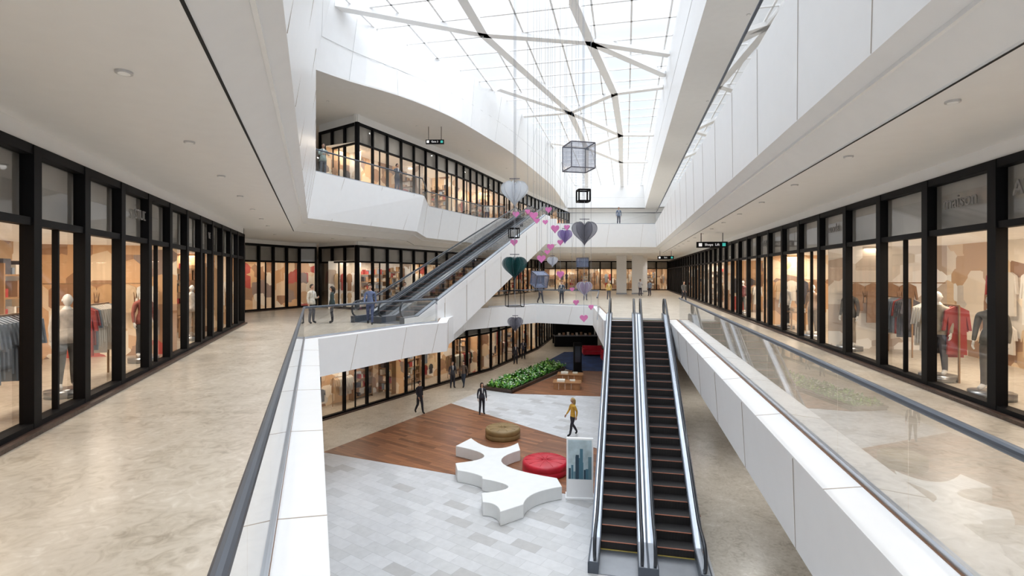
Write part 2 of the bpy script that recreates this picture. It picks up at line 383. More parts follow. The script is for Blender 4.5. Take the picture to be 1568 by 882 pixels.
# ------------------------------------------------------------------ storefronts
def storefront(name, pts, z0, ztop, ztr, zceil, sp, side, seed, depth=3.2, mw=.22, lights=6.0, power=60, mid=False, trim=0., bays=(4,5,6), furn=True):
    rnd=random.Random(seed); root=empty(name)
    F=MB(); G=MB(); I=MB(); ks=0
    for a,c in zip(pts,pts[1:]):
        a=Vector(a); c=Vector(c); L=(c-a).length
        t=(c-a)/L; n=Vector((-t.y,t.x))*side; rot=math.atan2(t.y,t.x)
        nb=max(1,round(L/sp)); st=L/nb
        def P(s,o,z): q=a+t*s+n*o; return (q.x,q.y,z)
        for i in range(nb+1):
            F.box(P(i*st,.06,(z0+ztop)/2),(mw,.17,ztop-z0),rot,0)
            if i<nb and (mid or (i%3==1)): F.box(P((i+.5)*st,.1,(z0+ztr)/2),(.05,.08,ztr-z0),rot,0)
        F.bar(P(0,.08,z0+.07),P(L,.08,z0+.07),.2,.14,0)
        F.bar(P(0,-.08,z0+.03),P(L,-.08,z0+.03),.12,.06,1)
        F.bar(P(0,.08,ztr),P(L,.08,ztr),.16,.11,0)
        F.bar(P(0,.08,ztop-.06),P(L,.08,ztop-.06),.18,.14,0)
        if zceil>ztop: F.bar(P(-.05,.12,(ztop+zceil)/2),P(L+.05,.12,(ztop+zceil)/2),.2,zceil-ztop,2)
        G.add([P(0,.1,z0),P(L,.1,z0),P(L,.1,ztop),P(0,.1,ztop)],[(0,1,2,3)],0)
        Lt=L-trim
        I.add([P(0,.22,ztr),P(L-trim*.3,.22,ztr),P(L-trim*.3,.22,ztop),P(0,.22,ztop)],[(0,1,2,3)],0)
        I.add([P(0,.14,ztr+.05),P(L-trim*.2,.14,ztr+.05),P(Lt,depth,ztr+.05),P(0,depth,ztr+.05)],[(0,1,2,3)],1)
        def goodsrow(x0,x1,yy,zz,along,hmax=.38,dep=.28):
            x=x0
            while x<x1-.1:
                if rnd.random()<.3: x+=rnd.uniform(.1,.35); continue
                gw=rnd.uniform(.08,.32); gh=rnd.uniform(.12,hmax)
                if along: I.box(P(x+gw/2,yy,zz+gh/2),(gw*.9,dep,gh),rot,5+rnd.randrange(8))
                else: I.box(P(yy,x+gw/2,zz+gh/2),(dep,gw*.9,gh),rot,5+rnd.randrange(8))
                x+=gw+.03
        def garment(s_,o,top,cc,wd=.42,hh=1.0,along=False):
            # shirt/coat on a hanger: shoulders, body flare, sleeves
            prof=[(-.04,0),(.04,0),(wd*.5,-.09),(wd*.62,-.5*hh),(wd*.5,-.5*hh),(wd*.38,-.2),(wd*.42,-hh),(-wd*.42,-hh),(-wd*.38,-.2),(-wd*.5,-.5*hh),(-wd*.62,-.5*hh),(-wd*.5,-.09)]
            vs=[]
            for e in (-.025,.025):
                for u,v in prof: vs.append(P(s_+u,o+e,top+v) if along else P(s_+e,o+u,top+v))
            m=len(prof); I.add(vs,[list(range(m)),list(range(m,2*m))[::-1]]+[(q,(q+1)%m,m+(q+1)%m,m+q) for q in range(m)],cc)
        i=0
        while i<nb:
            k=min(nb-i, rnd.choice(bays)); s0=i*st; s1=min((i+k)*st,Lt); wm=2+rnd.randrange(3)
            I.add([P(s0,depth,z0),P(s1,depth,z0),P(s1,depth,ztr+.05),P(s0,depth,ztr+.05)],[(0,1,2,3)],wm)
            if not (trim and i+k>=nb):
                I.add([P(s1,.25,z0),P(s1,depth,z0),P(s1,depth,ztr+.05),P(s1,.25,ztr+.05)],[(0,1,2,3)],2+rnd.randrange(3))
                if furn and rnd.random()<.5:
                    for lv in range(6):
                        zz=z0+.2+lv*.45; I.box(P(s1-.2,depth/2+.35,zz),(.36,depth-1.1,.04),rot,13)
                        goodsrow(.95,depth-.25,s1-.2,zz+.02,False)
                    for oo in (.9,depth-.2): I.box(P(s1-.2,oo,z0+1.35),(.36,.05,2.7),rot,13)
                elif furn:
                    I.bar(P(s1-.3,.8,z0+2.0),P(s1-.3,depth-.2,z0+2.0),.03,.03,13)
                    for oo in [.9+.45*q for q in range(max(1,int((depth-1.2)/.45)))]:
                        garment(s1-.3,oo,z0+1.98,5+rnd.randrange(8),hh=rnd.uniform(.7,1.2))
            s=s0+.35
            while furn and s<s1-1.2:
                kind=rnd.random()
                if kind<.25:
                    w=min(1.5,s1-s-.5); dd=depth-.3
                    if w<.5: break
                    for e in (0,w): I.box(P(s+e,dd,z0+1.25),(.05,.4,2.5),rot,13)
                    for lv in range(5):
                        zz=z0+.15+lv*.52; I.box(P(s+w/2,dd,zz),(w,.4,.04),rot,13)
                        goodsrow(s+.06,s+w-.1,dd,zz+.02,True)
                    s+=w+.15
                elif kind<.5:
                    w=1.3; dd=rnd.choice([.9,1.7])
                    I.bar(P(s,dd,z0+1.6),P(s+w,dd,z0+1.6),.03,.03,13)
                    for e in (0,w): I.bar(P(s+e,dd,z0),P(s+e,dd,z0+1.6),.03,.03,13)
                    x=.08; cc=5+rnd.randrange(8)
                    while x<w:
                        if rnd.random()<.3: cc=5+rnd.randrange(8)
                        garment(s+x,dd,z0+1.58,cc,hh=rnd.uniform(.8,1.1)); x+=.11
                    s+=w+.25
                elif kind<.72:   # garments displayed face-out on the back wall
                    for q in range(3):
                        garment(s+.3+q*.6,depth-.1,z0+2.3,5+rnd.randrange(8),hh=rnd.uniform(.7,1.3),along=True)
                        garment(s+.3+q*.6,depth-.1,z0+1.0,5+rnd.randrange(8),wd=.36,hh=.7,along=True)
                    s+=1.9
                elif kind<.88:
                    I.box(P(s+.5,.95,z0+.72),(1.0,.6,.06),rot,13)
                    for ex in (.08,.92):
                        for ey in (.7,1.2): I.box(P(s+ex,ey,z0+.35),(.05,.05,.7),rot,13)
                    for q in range(4): I.box(P(s+.15+.22*q,.95,z0+.8),(.17,.3,.1+.12*rnd.random()),rot,5+rnd.randrange(8))
                    s+=1.4
                else:
                    s+=.9
            i+=k
        nl=max(1,round(L/lights)) if power else 0
        for j in range(nl):
            ks+=1
            ld=bpy.data.lights.new("shop_lamp","AREA"); ld.shape='RECTANGLE'; ld.size=min(L/nl*.6,3.2); ld.size_y=.5
            ld.energy=power*(L/nl)/4.; ld.color=(1,.86,.70)
            lo=bpy.data.objects.new("ceiling_lamp_%d"%ks,ld); COL.objects.link(lo); lo.parent=root
            q=P((j+.5)*L/nl-trim*.4,min(1.5,depth*.55),ztr); lo.location=(q[0],q[1],ztr-.02); lo.rotation_euler=(0,0,rot)
    F.obj("frame",[M_BLACK,M_STONE,M_CEIL],root); G.obj("glazing",[M_SGLASS],root)
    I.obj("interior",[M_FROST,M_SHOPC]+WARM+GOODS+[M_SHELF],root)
    return root
storefront("storefront",[R(5.97,-2.9),R(5.97,71.9)],0,4.1,3.05,ZC,1.9,-1,3,depth=3.4,power=85,lights=6,mw=.2)
storefront("storefront",[(-4.33+.337*2.9,-2.9),(-12.25,23.4)],0,4.08,3.0,ZC,1.54,1,5,depth=3.4,power=75,mw=.2,lights=5)
storefront("storefront",[(-23.9,25.6),(-15.7,30),(-14.2,34.3),(-13.3,34.7)],0,4.1,3.05,ZC,1.3,1,6,depth=1.6,power=18,mw=.12,furn=False)
storefront("storefront",[(-13.1,34.8),(-9.8,32.4)],0,4.1,3.05,ZC,1.35,1,8,depth=1.6,power=24,mw=.12,trim=1.7,bays=(9,),furn=False)
storefront("storefront",[(-9.8,32.4),(-4.67,43.6),(-1.3,53),(3,65),(4.5,72),(21.9,72)],0,4.1,3.05,ZC,1.6,1,8,depth=2.4,power=45,mw=.14)
storefront("storefront",[(-13.1,34.8),(-9.8,32.4)],Z3,11.9,10.6,12.4,1.35,1,12,depth=1.6,power=45,mw=.12,trim=1.7,bays=(9,),furn=False)
storefront("storefront",[(-9.8,32.4),(-4.67,43.6),(-1.3,53),(3,65),(9,80)],Z3,11.9,10.6,12.4,1.5,1,11,depth=2.6,power=80,mw=.12)
storefront("storefront",[(-12.2,22),(-9.75,26),(-1.6,40),(2.5,51),(5,61.3)],Z1,-1.75,-2.3,-1.3,1.6,1,14,depth=2.2,power=32,mw=.12)
storefront("storefront",[(5.2,61.5),(19,61.5)],Z1,-1.75,-2.3,-1.3,2.2,1,15,depth=2.2,power=30,mw=.12)
b=MB(); b.wall([(-12.25,23.4),(-15.5,24.2),(-16,22)],0,ZC); b.obj("wall_corner",[M_BLACK])

def textobj(body, size, M, mat_, parent, name="lettering"):
    c=bpy.data.curves.new(name,'FONT'); c.body=body; c.size=size; c.extrude=.01; c.align_x='CENTER'; c.align_y='CENTER'
    c.materials.append(mat_); o=bpy.data.objects.new(name,c); COL.objects.link(o); o.matrix_world=M; o.parent=parent; return o
M_LET=plain("letter_grey",(.22,.21,.2),.4)
def wall_text(body,size,p,t,z):
    t=Vector((t[0],t[1],0)).normalized(); up=Vector((0,0,1)); n=t.cross(up)
    M=Matrix(((t.x,up.x,n.x,p[0]),(t.y,up.y,n.y,p[1]),(t.z,up.z,n.z,z),(0,0,0,1)))
    return textobj(body,size,M,M_LET,None,"shop_lettering")
Lr=math.hypot(74.8*KR,74.8); nbr=round(Lr/1.9); stp_=74.8/nbr
for k_,tx in ((5,"ATELIER"),(6,"maison"),(9,"moda"),(13,"LINEN")):   # centred in their glazing bays
    wall_text(tx,.34,R(6.04,-2.9+(k_+.5)*stp_),(-KR,-1),3.58)
for d,tx in ((11.5,"STUDIO"),(17.6,"VESTA")):
    wall_text(tx,.3,(-4.40-.337*d,d),(-.337,1),3.55)

# ------------------------------------------------------------------ balustrades
def balustrade(path, z, hgt=1.1, panel=1.6):
    root=empty("glass_balustrade"); g=MB(); r=MB()
    r.tube([(p[0],p[1],z+hgt) for p in path],.04,12,0)
    for a,c in zip(path,path[1:]):
        a=Vector(a); c=Vector(c); L=(c-a).length; t=(c-a)/L; n=max(1,round(L/panel)); st=L/n
        r.bar((a.x,a.y,z+.05),(c.x,c.y,z+.05),.05,.07,1)
        for i in range(n):
            p=a+t*(i*st+.004); q=a+t*((i+1)*st-.004)
            g.add([(p.x,p.y,z+.05),(q.x,q.y,z+.05),(q.x,q.y,z+hgt-.03),(p.x,p.y,z+hgt-.03)],[(0,1,2,3)],0)
    r.obj("handrail",[M_RAIL,M_STEEL],root,False); g.obj("glass",[M_GLASS],root)
O2=offset(V2,.45)
e=O2[1]; balustrade([O2[0],(e[0]-KR*.3,e[1]-.6)],0)
balustrade([R(-1.4,25.2),O2[3],O2[4],(-1.6,34.6)],0)
balustrade([(-3.75,25.1),O2[7],O2[8],O2[9],O2[10]],0)
O3=offset(V3,.12)
balustrade([O3[0],O3[1],O3[2],(4.02,45.9)],Z3)
balustrade([(-.7,45.4),O3[4],O3[5],O3[6],O3[7],O3[8],O3[9]],Z3)

# ------------------------------------------------------------------ escalators
M_COMB=plain("comb_yellow",(.42,.32,.08),.5)
def escalator(loc, rz, L, H, clad, pit, unitw=1.45, stepw=.96, cladm=M_WHITE, e=1.2):
    root=empty("escalator",(loc[0],loc[1],loc[2]),rz)
    sl=H/L; n=round(H/.215); r=H/n; tr=L/n
    def zl(y): return 0 if y<0 else (H if y>L else y*sl)
    body=MB(); gl=MB(); hr=MB(); stp=MB()
    ext=[-e,0,L,L+e]
    for u in (-1,1):
        cx=u*unitw/2
        for i in range(n):
            y=i*tr; z=i*r
            stp.add([(cx-stepw/2,y,z-.02),(cx+stepw/2,y,z-.02),(cx+stepw/2,y,z+r),(cx-stepw/2,y,z+r)],[(0,1,2,3)],0)
            stp.add([(cx-stepw/2,y,z+r),(cx+stepw/2,y,z+r),(cx+stepw/2,y+tr,z+r),(cx-stepw/2,y+tr,z+r)],[(0,1,2,3)],0)
            stp.box((cx,y+.015,z+r+.003),(stepw*.96,.035,.012),0,1)
            for k in range(12):
                x=cx-stepw/2+stepw*(k+.5)/12
                stp.box((x,y-.004,z+r/2),(.03,.008,r*.86),0,0)
        for y0,y1,z in ((-e,0,0),(L,L+e,H)):
            stp.box((cx,(y0+y1)/2,z+.012),(stepw,y1-y0,.02),0,2)
            stp.box((cx,y1-.03 if z==0 else y0+.03,z+.026),(stepw,.04,.012),0,3)
        for s_ in (-1,1):
            xa=cx+s_*stepw/2; xb=cx+s_*unitw/2
            top=[(y,zl(y)+.30) for y in ext]; low=[(y,zl(y)-.1) for y in ext]
            body.extr(top+low[::-1],min(xa,xb),max(xa,xb),0)
            body.extr([(y,zl(y)+.31) for y in ext]+[(y,zl(y)+.30) for y in ext][::-1],min(xa,xb)+.03,max(xa,xb)-.03,1)
            xm=xa+s_*.09
            c0=(-e+.25,.63); c1=(L+e-.25,H+.63); rad=.36
            arc0=[(c0[0]-rad*math.sin(a),c0[1]-rad*math.cos(a)) for a in [math.pi*k/8 for k in range(9)]]
            arc1=[(c1[0]+rad*math.sin(a),c1[1]+rad*math.cos(a)) for a in [math.pi*k/8 for k in range(9)]]
            # rail runs up the newel at the bottom, along the slope, round the newel at the top
            rail=arc0+[(-.35,.99),(0,1.04),(.35,.99+.35*sl+.03),(L-.35,H+.99-.35*sl+.04),(L,H+1.03),(L+.35,.99+H)]+arc1[::-1]
            hr.tube([(xm,y,z) for y,z in rail],.045,8,0,sx=1,sz=.9)
            hr.tube([(xm,y,z-.05) for y,z in rail[8:16]],.02,6,1)
            poly=rail+[(L,H+.3),(0,.3)]
            gl.add([(xm,y,z) for y,z in poly],[list(range(len(poly)))],0)
    W=unitw
    ycl=(clad+pit)/sl
    yb=[(-e,-.0),(-e,pit),(ycl,pit),(L,H-clad),(L+e,H-clad),(L+e,H-.02),(L,H-.02),(0,-.0)]
    if pit>=-.01: yb=[(0.2,0),(ycl,0),(L,H-clad),(L+e,H-clad),(L+e,H-.02),(L,H-.06)]
    body.extr(yb,-W,W,2)
    for x in (-W,W):
        q=[(y,zl(y)+.27) for y in ext]+[(L+e,H-.1),(L,H-.1),(0,-.1),(-e,-.1)]
        body.extr(q,x-.02,x+.02,2)
        nj=int(L/2.4)
        if clad>1.5:
            for k in range(1,nj):
                y=k*L/nj
                if y>ycl*.3: body.box((x,y,zl(y)-clad/2+.1),(.05,.015,clad+.1),0,4)
    stp.obj("steps",[M_STEP,M_NOSE,M_METAL,M_COMB],root)
    body.obj("body",[M_RAIL,M_STEEL,cladm,M_STEEL,M_JOINT],root); gl.obj("side_glass",[M_GLASS],root); hr.obj("handrails",[M_RUBBER,M_METAL],root,True)
    return root
thR=-math.atan(KR)
p0=R(.56,13.6); p1=R(.56,24.75)
escalator((p0[0],p0[1],Z1+.012),thR,(Vector(p1)-Vector(p0)).length,5.2,.9,0,unitw=1.45,cladm=M_RAIL)
q0=Vector((-5.75,24.5)); q1=Vector((1.55,44.2)); dq=q1-q0
escalator((q0.x,q0.y,0.005),-math.atan2(dq.x,dq.y),dq.length,Z3,2.2,-1.28,unitw=1.45)

# ------------------------------------------------------------------ downlights + lamps
def downlights(pts, z, power, col=(1,.985,.96), every=1):
    root=empty("downlights"); b=MB()
    for i,(x,y) in enumerate(pts):
        b.tube([(x,y,z+.01),(x,y,z-.025)],.08,16,0); b.tube([(x,y,z-.024),(x,y,z-.03)],.055,16,1)
        if power and i%every==0:
            ld=bpy.data.lights.new("lamp","SPOT"); ld.energy=power*every; ld.spot_size=math.radians(165); ld.spot_blend=1; ld.shadow_soft_size=.05; ld.color=col
            o=bpy.data.objects.new("lamp_%d"%i,ld); COL.objects.link(o); o.parent=root; o.location=(x,y,z-.06)
    b.obj("fittings",[M_LRING,M_LAMP],root)
downlights([(-1.96+KL*d,d) for d in [-.3+2.8*k for k in range(9)]],ZC,85,every=2)
downlights([R(3.96,.4+2.9*k) for k in range(24)],ZC,85,every=2)
downlights([(-12.5,27),(-8.5,29.5),(-10.5,30)],ZC,60)
downlights([(6,52),(10,54),(7,60),(12,62),(9,67),(15,67)],ZC,170,every=2)
downlights([(-7.5,24.5),(-5.5,27.5),(-3.5,31),(-1,35.5),(1,40),(4,42),(4,48),(8,52),(7,42),(6,57),(12,57)],-1.3,60,every=2)
downlights([R(4.5,d) for d in (6,12,18,24,30,36)],-1.3,130,every=2)
downlights([(-10.8,30),(-6.5,35),(-3.5,42),(-.5,49),(2.5,56),R(4.8,10),R(4.8,20),R(4.8,30),R(4.8,40),R(4.8,52),R(4.8,64)],12.4,230)

# ------------------------------------------------------------------ columns at far end
for x,y,w in ((12.4,58,1.1),(14.2,58,1.2),(16.9,66,1.0)):
    b=MB(); b.box((x,y,ZC/2),(w,.8,ZC),-.2,0); b.box((x,y,.08),(w+.06,.86,.16),-.2,1); b.box((x,y,ZC-.06),(w+.08,.88,.12),-.2,0)
    b.obj("white_column",[M_WHITE,M_METAL])

# ------------------------------------------------------------------ hanging signs
def sign(x,y,z,w,yaw,ztop,txt):
    root=empty("hanging_sign",(x,y,z),yaw); b=MB()
    b.box((0,0,0),(w,.12,.3),0,0)
    for s_ in (-.35,.35): b.bar((s_*w,0,.15),(s_*w,0,ztop-z),.03,.03,0)
    b.box((-w*.38,-.065,0),(.16,.01,.16),0,1); b.box((w*.38,-.065,0),(.16,.01,.16),0,2)
    b.obj("panel",[M_BLACK,plain("sign_white",(.8,.8,.8),es=.5),plain("sign_teal",(.05,.45,.4),es=.5)],root)
    c=textobj(txt,.17,Matrix.Identity(4),plain("sign_text",(.8,.8,.8),es=.4),root); c.location=(0,-.066,0); c.rotation_euler=(math.pi/2,0,0)
sign(10.15,26,3.75,1.5,-.15,ZC,"Shops  Lift")
sign(13.8,46,3.75,1.4,-.15,ZC,"Exit")
sign(-5.3,35.2,11.35,1.25,.0,12.4,"Gate 3")

# ------------------------------------------------------------------ ground floor furniture
def quadc(a,c,b_,k=8):
    a,b_,c=Vector(a),Vector(b_),Vector(c)
    return [tuple((a*(1-t)**2+c*2*t*(1-t)+b_*t*t)) for t in [j/k for j in range(k+1)]]
o=[]
tips=[((-2.3,20.9),(-1.75,21.9)),((.25,21.3),(.33,20.4)),((1.55,17.6),(1.65,16.9)),((.35,15.6),(-.35,15.1)),((-.9,15.75),(-.98,16.4)),((-1.02,17.55),(-1.04,17.75)),((-1.95,18.3),(-2.1,19.0))]
ctr=[(-.70,19.7),(-1.6,18.9),(.45,16.5),(-.4,15.7),(.75,16.8),(-1.35,18.1),(.05,19.6)]
for i in range(7):
    a=tips[i][1]; c=tips[(i+1)%7][0]; o+=quadc(a,ctr[i],c,12)
b=MB(); b.prism(o,Z1+.017,Z1+.45,0)
bo=b.obj("white_star_bench",[M_BENCH])
bv=bo.modifiers.new("bev","BEVEL"); bv.width=.02; bv.segments=2; bv.limit_method='ANGLE'
def pouf(name,x,y,r,m,zb):
    b=MB(); n=40; prof=[(r*.96,zb),(r*.99,zb+.03),(r,zb+.08),(r,zb+.2),(r*.985,zb+.215),(r,zb+.23),(r,zb+.36),(r*.97,zb+.42),(r*.9,zb+.45),(r*.5,zb+.462),(0.02,zb+.452)]
    vs=[(x+q*math.cos(2*math.pi*k/n),y+q*math.sin(2*math.pi*k/n),z) for q,z in prof for k in range(n)]
    fs=[(j*n+k,j*n+(k+1)%n,(j+1)*n+(k+1)%n,(j+1)*n+k) for j in range(len(prof)-1) for k in range(n)]
    b.add(vs,fs,0); b.tube([(x,y,zb+.45),(x,y,zb+.47)],.04,12,0)
    for k in range(10):
        a=2*math.pi*k/10; b.bar((x+r*.08*math.cos(a),y+r*.08*math.sin(a),zb+.462),(x+r*.88*math.cos(a),y+r*.88*math.sin(a),zb+.457),.012,.01,0)
    return b.obj(name,[m],None,True)
pouf("red_pouf",1.25,19.3,.86,M_RED,Z1+.018); pouf("olive_pouf",-.42,23.4,.8,M_OLIVE,Z1+.018)
root=empty("poster_stand",(2.25,17.0,Z1+.017),-.1)
b=MB(); b.box((0,0,1.0),(.88,.12,2.0),0,0); b.box((0,.08,.03),(.94,.5,.06),0,0); b.obj("board",[M_WHITE],root)
b=MB(); b.box((0,-.064,1.3),(.78,.006,1.3),0,0)
rnd=random.Random(4)
for k in range(9):
    hh=rnd.uniform(.2,.85); ww=rnd.uniform(.06,.12); x=-.33+k*.082; b.box((x,-.069,.66+hh/2),(ww,.006,hh),0,1+k%3)
b.box((.05,-.073,1.16),(.1,.006,1.0),0,2); b.box((-.1,-.073,1.03),(.09,.006,.75),0,1)
b.obj("poster",[plain("poster_sky",(.42,.52,.56),.4,var=.25),plain("tower_dark",(.02,.05,.08)),plain("tower_blue",(.06,.16,.22)),plain("tower_teal",(.12,.22,.27))],root)
for x,y in ((3.6,33.4),(4.1,36.0)):
    b=MB(); zb=Z1+.03
    b.box((x,y,zb+.2),(1.7,.95,.4),-.15,0); b.box((x,y,zb+.42),(1.8,1.05,.05),-.15,0); b.box((x-.4,y,zb+.5),(.5,.5,.12),-.15,1); b.box((x+.35,y+.1,zb+.48),(.35,.3,.07),-.15,1)
    for k in (-.6,-.2,.2,.6): b.box((x+k,y-.52,zb+.2),(.02,.02,.38),-.15,1)
    b.obj("timber_bench",[plain("bench_timber",(.35,.17,.07),.4,var=.2),plain("cushion_cream",(.75,.7,.6))])
pl=[(-1.8,33),(0,31.95),(4.1,39.7),(3.0,42.5)]
b=MB(); zt=Z1+.22
b.prism(pl,Z1,zt-.05,1,0)
for a,c in zip(pl,pl[1:]+pl[:1]): b.bar((*a,zt-.03),(*c,zt-.03),.14,.1,0)
root=empty("planter"); b.obj("box",[M_STONE,M_SOIL],root)
lf=MB(); rnd=random.Random(9)
for i in range(1300):
    u,v=rnd.random(),rnd.random()
    A=Vector(pl[0]).lerp(Vector(pl[3]),u); B=Vector(pl[1]).lerp(Vector(pl[2]),u); p=A.lerp(B,.06+.88*v)
    az=rnd.uniform(0,6.28); ln=rnd.uniform(.2,.5); w=rnd.uniform(.05,.1); tilt=rnd.uniform(.5,1.3)
    d=Vector((math.cos(az),math.sin(az),0)); sd=Vector((-d.y,d.x,0)); z=zt+rnd.uniform(-.05,.12)
    P=[Vector((p.x,p.y,z))+d*(ln*t*math.cos(tilt))+Vector((0,0,ln*t*math.sin(tilt)-.25*ln*t*t)) for t in (0,.35,.7,1)]
    W=[.01,w,w*.8,.004]
    vs=[q+sd*k*e2 for q,e2 in zip(P,W) for k in (-1,1)]
    lf.add(vs,[(0,1,3,2),(2,3,5,4),(4,5,7,6)],rnd.choice([0,0,1]))
    if i%9==0:   # white blossoms
        c=P[2]+Vector((0,0,.08))
        for q in range(5):
            a=q*1.2566; e1=Vector((math.cos(a),math.sin(a),.3))*.07; e2=Vector((-math.sin(a),math.cos(a),0))*.03
            lf.add([c,c+e1*.6+e2,c+e1,c+e1*.6-e2],[(0,1,2,3)],2)
lf.obj("foliage",[M_LEAF,plain("leaf_light",(.20,.42,.06),.5,var=.4),plain("white_petal",(.85,.87,.78),.6)],root)
b=MB(); b.box((4.95,38.7,Z1+1.18),(.6,.3,2.2),0,0); b.box((4.95,38.7,Z1+.09),(.75,.5,.08),0,0); b.box((4.95,38.54,Z1+1.43),(.42,.02,1.2),0,1)
b.obj("information_totem",[M_BLACK,plain("totem_screen",(.03,.04,.06),.1)])
b=MB(); zb=Z1
b.box((6.6,53,zb+.55),(4.4,.8,1.1),0,0); b.box((6.6,53,zb+1.12),(4.6,1,.06),0,1); b.box((6.6,55.5,zb+1.1),(4.4,.5,2.2),0,0)
b.box((6.6,54.2,zb+2.75),(4.8,3,.35),0,0)
for x in (4.5,8.7): b.box((x,52.9,zb+1.4),(.12,.12,2.7),0,0); b.box((x,55.5,zb+1.4),(.12,.12,2.7),0,0)
for k in range(8): b.box((4.9+k*.45,53,zb+1.25),(.22,.3,.2+.12*(k%3)),0,2+k%2)
b.obj("coffee_kiosk",[M_BLACK,M_METAL,GOODS[0],GOODS[6]])
for x,y in ((7.4,47),(8.6,44)):
    b=MB(); zb=Z1+.02
    b.box((x,y,zb+.25),(1.8,.8,.3),0,0); b.box((x,y+.35,zb+.55),(1.8,.2,.6),0,0)
    for s_ in (-.85,.85): b.box((x+s_,y,zb+.4),(.18,.8,.45),0,0)
    for s_ in (-.8,.8):
        for t in (-.3,.3): b.box((x+s_,y+t,zb+.05),(.06,.06,.1),0,1)
    o_=b.obj("red_sofa",[M_RED,M_METAL]); bv=o_.modifiers.new("b","BEVEL"); bv.width=.04; bv.segments=3

# ------------------------------------------------------------------ hanging art
ZT=15.9
def px(x,y,d): return ((x-784)*d/784, d, 2.25-(y-420)*d/784)
def hpt(t): return (16*math.sin(t)**3/17, (13*math.cos(t)-5*math.cos(2*t)-2*math.cos(3*t)-math.cos(4*t))/17)
def art(name, p, fn, mats, wires=((0,0),), top=.5):
    root=empty(name,p); b=MB(); fn(b); b.obj("shape",mats,root)
    w=MB()
    for dx,dy in wires: w.tube([(dx,dy,top),(dx,dy,ZT-p[2])],.006,5,0)
    w.obj("suspension_wire",[M_WIRE],root); return root
def finheart(sz):
    def f(b):
        N=22
        half=[hpt(math.pi*k/N) for k in range(N+1)]
        for j in range(10):
            a=2*math.pi*j/10+.15; c,s_=math.cos(a),math.sin(a)
            b.add([(x*c*sz,x*s_*sz,y*sz) for x,y in half],[list(range(N+1))],0)
            for (x,y),(x2,y2) in zip(half,half[1:]):
                b.bar((x*c*sz,x*s_*sz,y*sz),(x2*c*sz,x2*s_*sz,y2*sz),.012,.012,1)
        b.tube([(0,0,sz*.3),(0,0,sz*.95)],.012,6,2); b.box((0,0,sz*.9),(sz*.7,.03,.03),0,2)
    return f
def flatheart(sz,rot):
    def f(b):
        N=28; out=[hpt(2*math.pi*k/N) for k in range(N)]; c,s_=math.cos(rot),math.sin(rot)
        vs=[(x*c*sz-t*s_,x*s_*sz+t*c,y*sz) for t in (-.03,.03) for x,y in out]
        b.add(vs,[list(range(N)),list(range(N,2*N))[::-1]]+[(k,(k+1)%N,N+(k+1)%N,N+k) for k in range(N)],0)
    return f
def cube(sz,e,tilt,panel=True):
    def f(b):
        Rm=Matrix.Rotation(tilt[0],3,'Z')@Matrix.Rotation(tilt[1],3,'X')
        P=[Rm@Vector((x,y,z))*sz/2 for z in (-1,1) for x,y in ((-1,-1),(1,-1),(1,1),(-1,1))]
        for i in range(4):
            j=(i+1)%4
            for a,c in ((i,j),(4+i,4+j),(i,4+i)): b.bar(P[a],P[c],e,e,0)
        if panel: b.add(P,[(0,1,2,3),(4,5,6,7),(0,1,5,4),(1,2,6,5),(2,3,7,6),(3,0,4,7)],1)
    return f
def thin(name,c,alpha):
    return glassmat(name,(.95,.95,.97),.02,.4,.1,alpha,c)
F_W=thin("white_film",(.80,.83,.86),.55); F_G=thin("grey_film",(.20,.20,.24),.5); F_T=thin("teal_film",(.02,.09,.09),.7); F_P=thin("violet_film",(.34,.26,.55),.5)
F_C=thin("smoke_film",(.25,.28,.34),.28); F_B=thin("blue_film",(.25,.32,.48),.45); F_L=thin("lilac_film",(.5,.42,.55),.5)
E_L=plain("heart_edge_pale",(.50,.53,.58)); E_D=plain("heart_edge_dark",(.12,.12,.15)); E_T=plain("heart_edge_teal",(.02,.06,.07)); E_V=plain("heart_edge_violet",(.3,.2,.5))
PINK=plain("pink_paper",(.80,.24,.55),.6)
def add_heart(x,y,s,d,m,edge): art("hanging_heart_sculpture",px(x,y,d),finheart(s*d/784/1.95),[m,edge,E_D],top=s*d/784*.3)
add_heart(788,294,44,20,F_W,E_L); add_heart(895,355,42,21,F_G,E_D); add_heart(788,408,40,20,F_T,E_T); add_heart(865,361,24,22,F_P,E_V); add_heart(789,495,25,22,F_G,E_D); add_heart(895,441,26,21.5,F_L,E_L)
add_heart(846,400,18,22.5,F_W,E_L)
def add_cube(x,y,s,d,tilt,m,e=.03,panel=True): art("hanging_cube_sculpture",px(x,y,d),cube(s*d/784,e,tilt,panel),[E_D if panel else M_BLACK,m],top=0)
add_cube(886,241,38,20,(.25,.0),F_C,.035); add_cube(893,300,17,21,(.1,0),F_C,.06,False); add_cube(826,428,20,21,(.4,.35),F_B,.03); add_cube(788,457,24,22,(.2,0),F_C,.03,False)
add_cube(787,357,14,22,(.2,0),F_C,.04,False); add_cube(892,402,14,22,(.2,0),F_B,.02)
rnd=random.Random(21)
for x,y,s in ((817,330,13),(790,328,10),(850,350,13),(787,371,11),(843,378,11),(829,396,13),(858,420,12),(840,321,10),(868,348,9),(882,463,9),(894,487,12),(835,340,8),(858,371,9),(876,443,7),(905,470,8),(808,324,8),(822,338,9),(838,386,8)):
    d=21+rnd.random()*2; art("pink_paper_heart",px(x,y,d),flatheart(s*d/784/1.8,rnd.uniform(-.7,.7)),[PINK],top=s*.01)

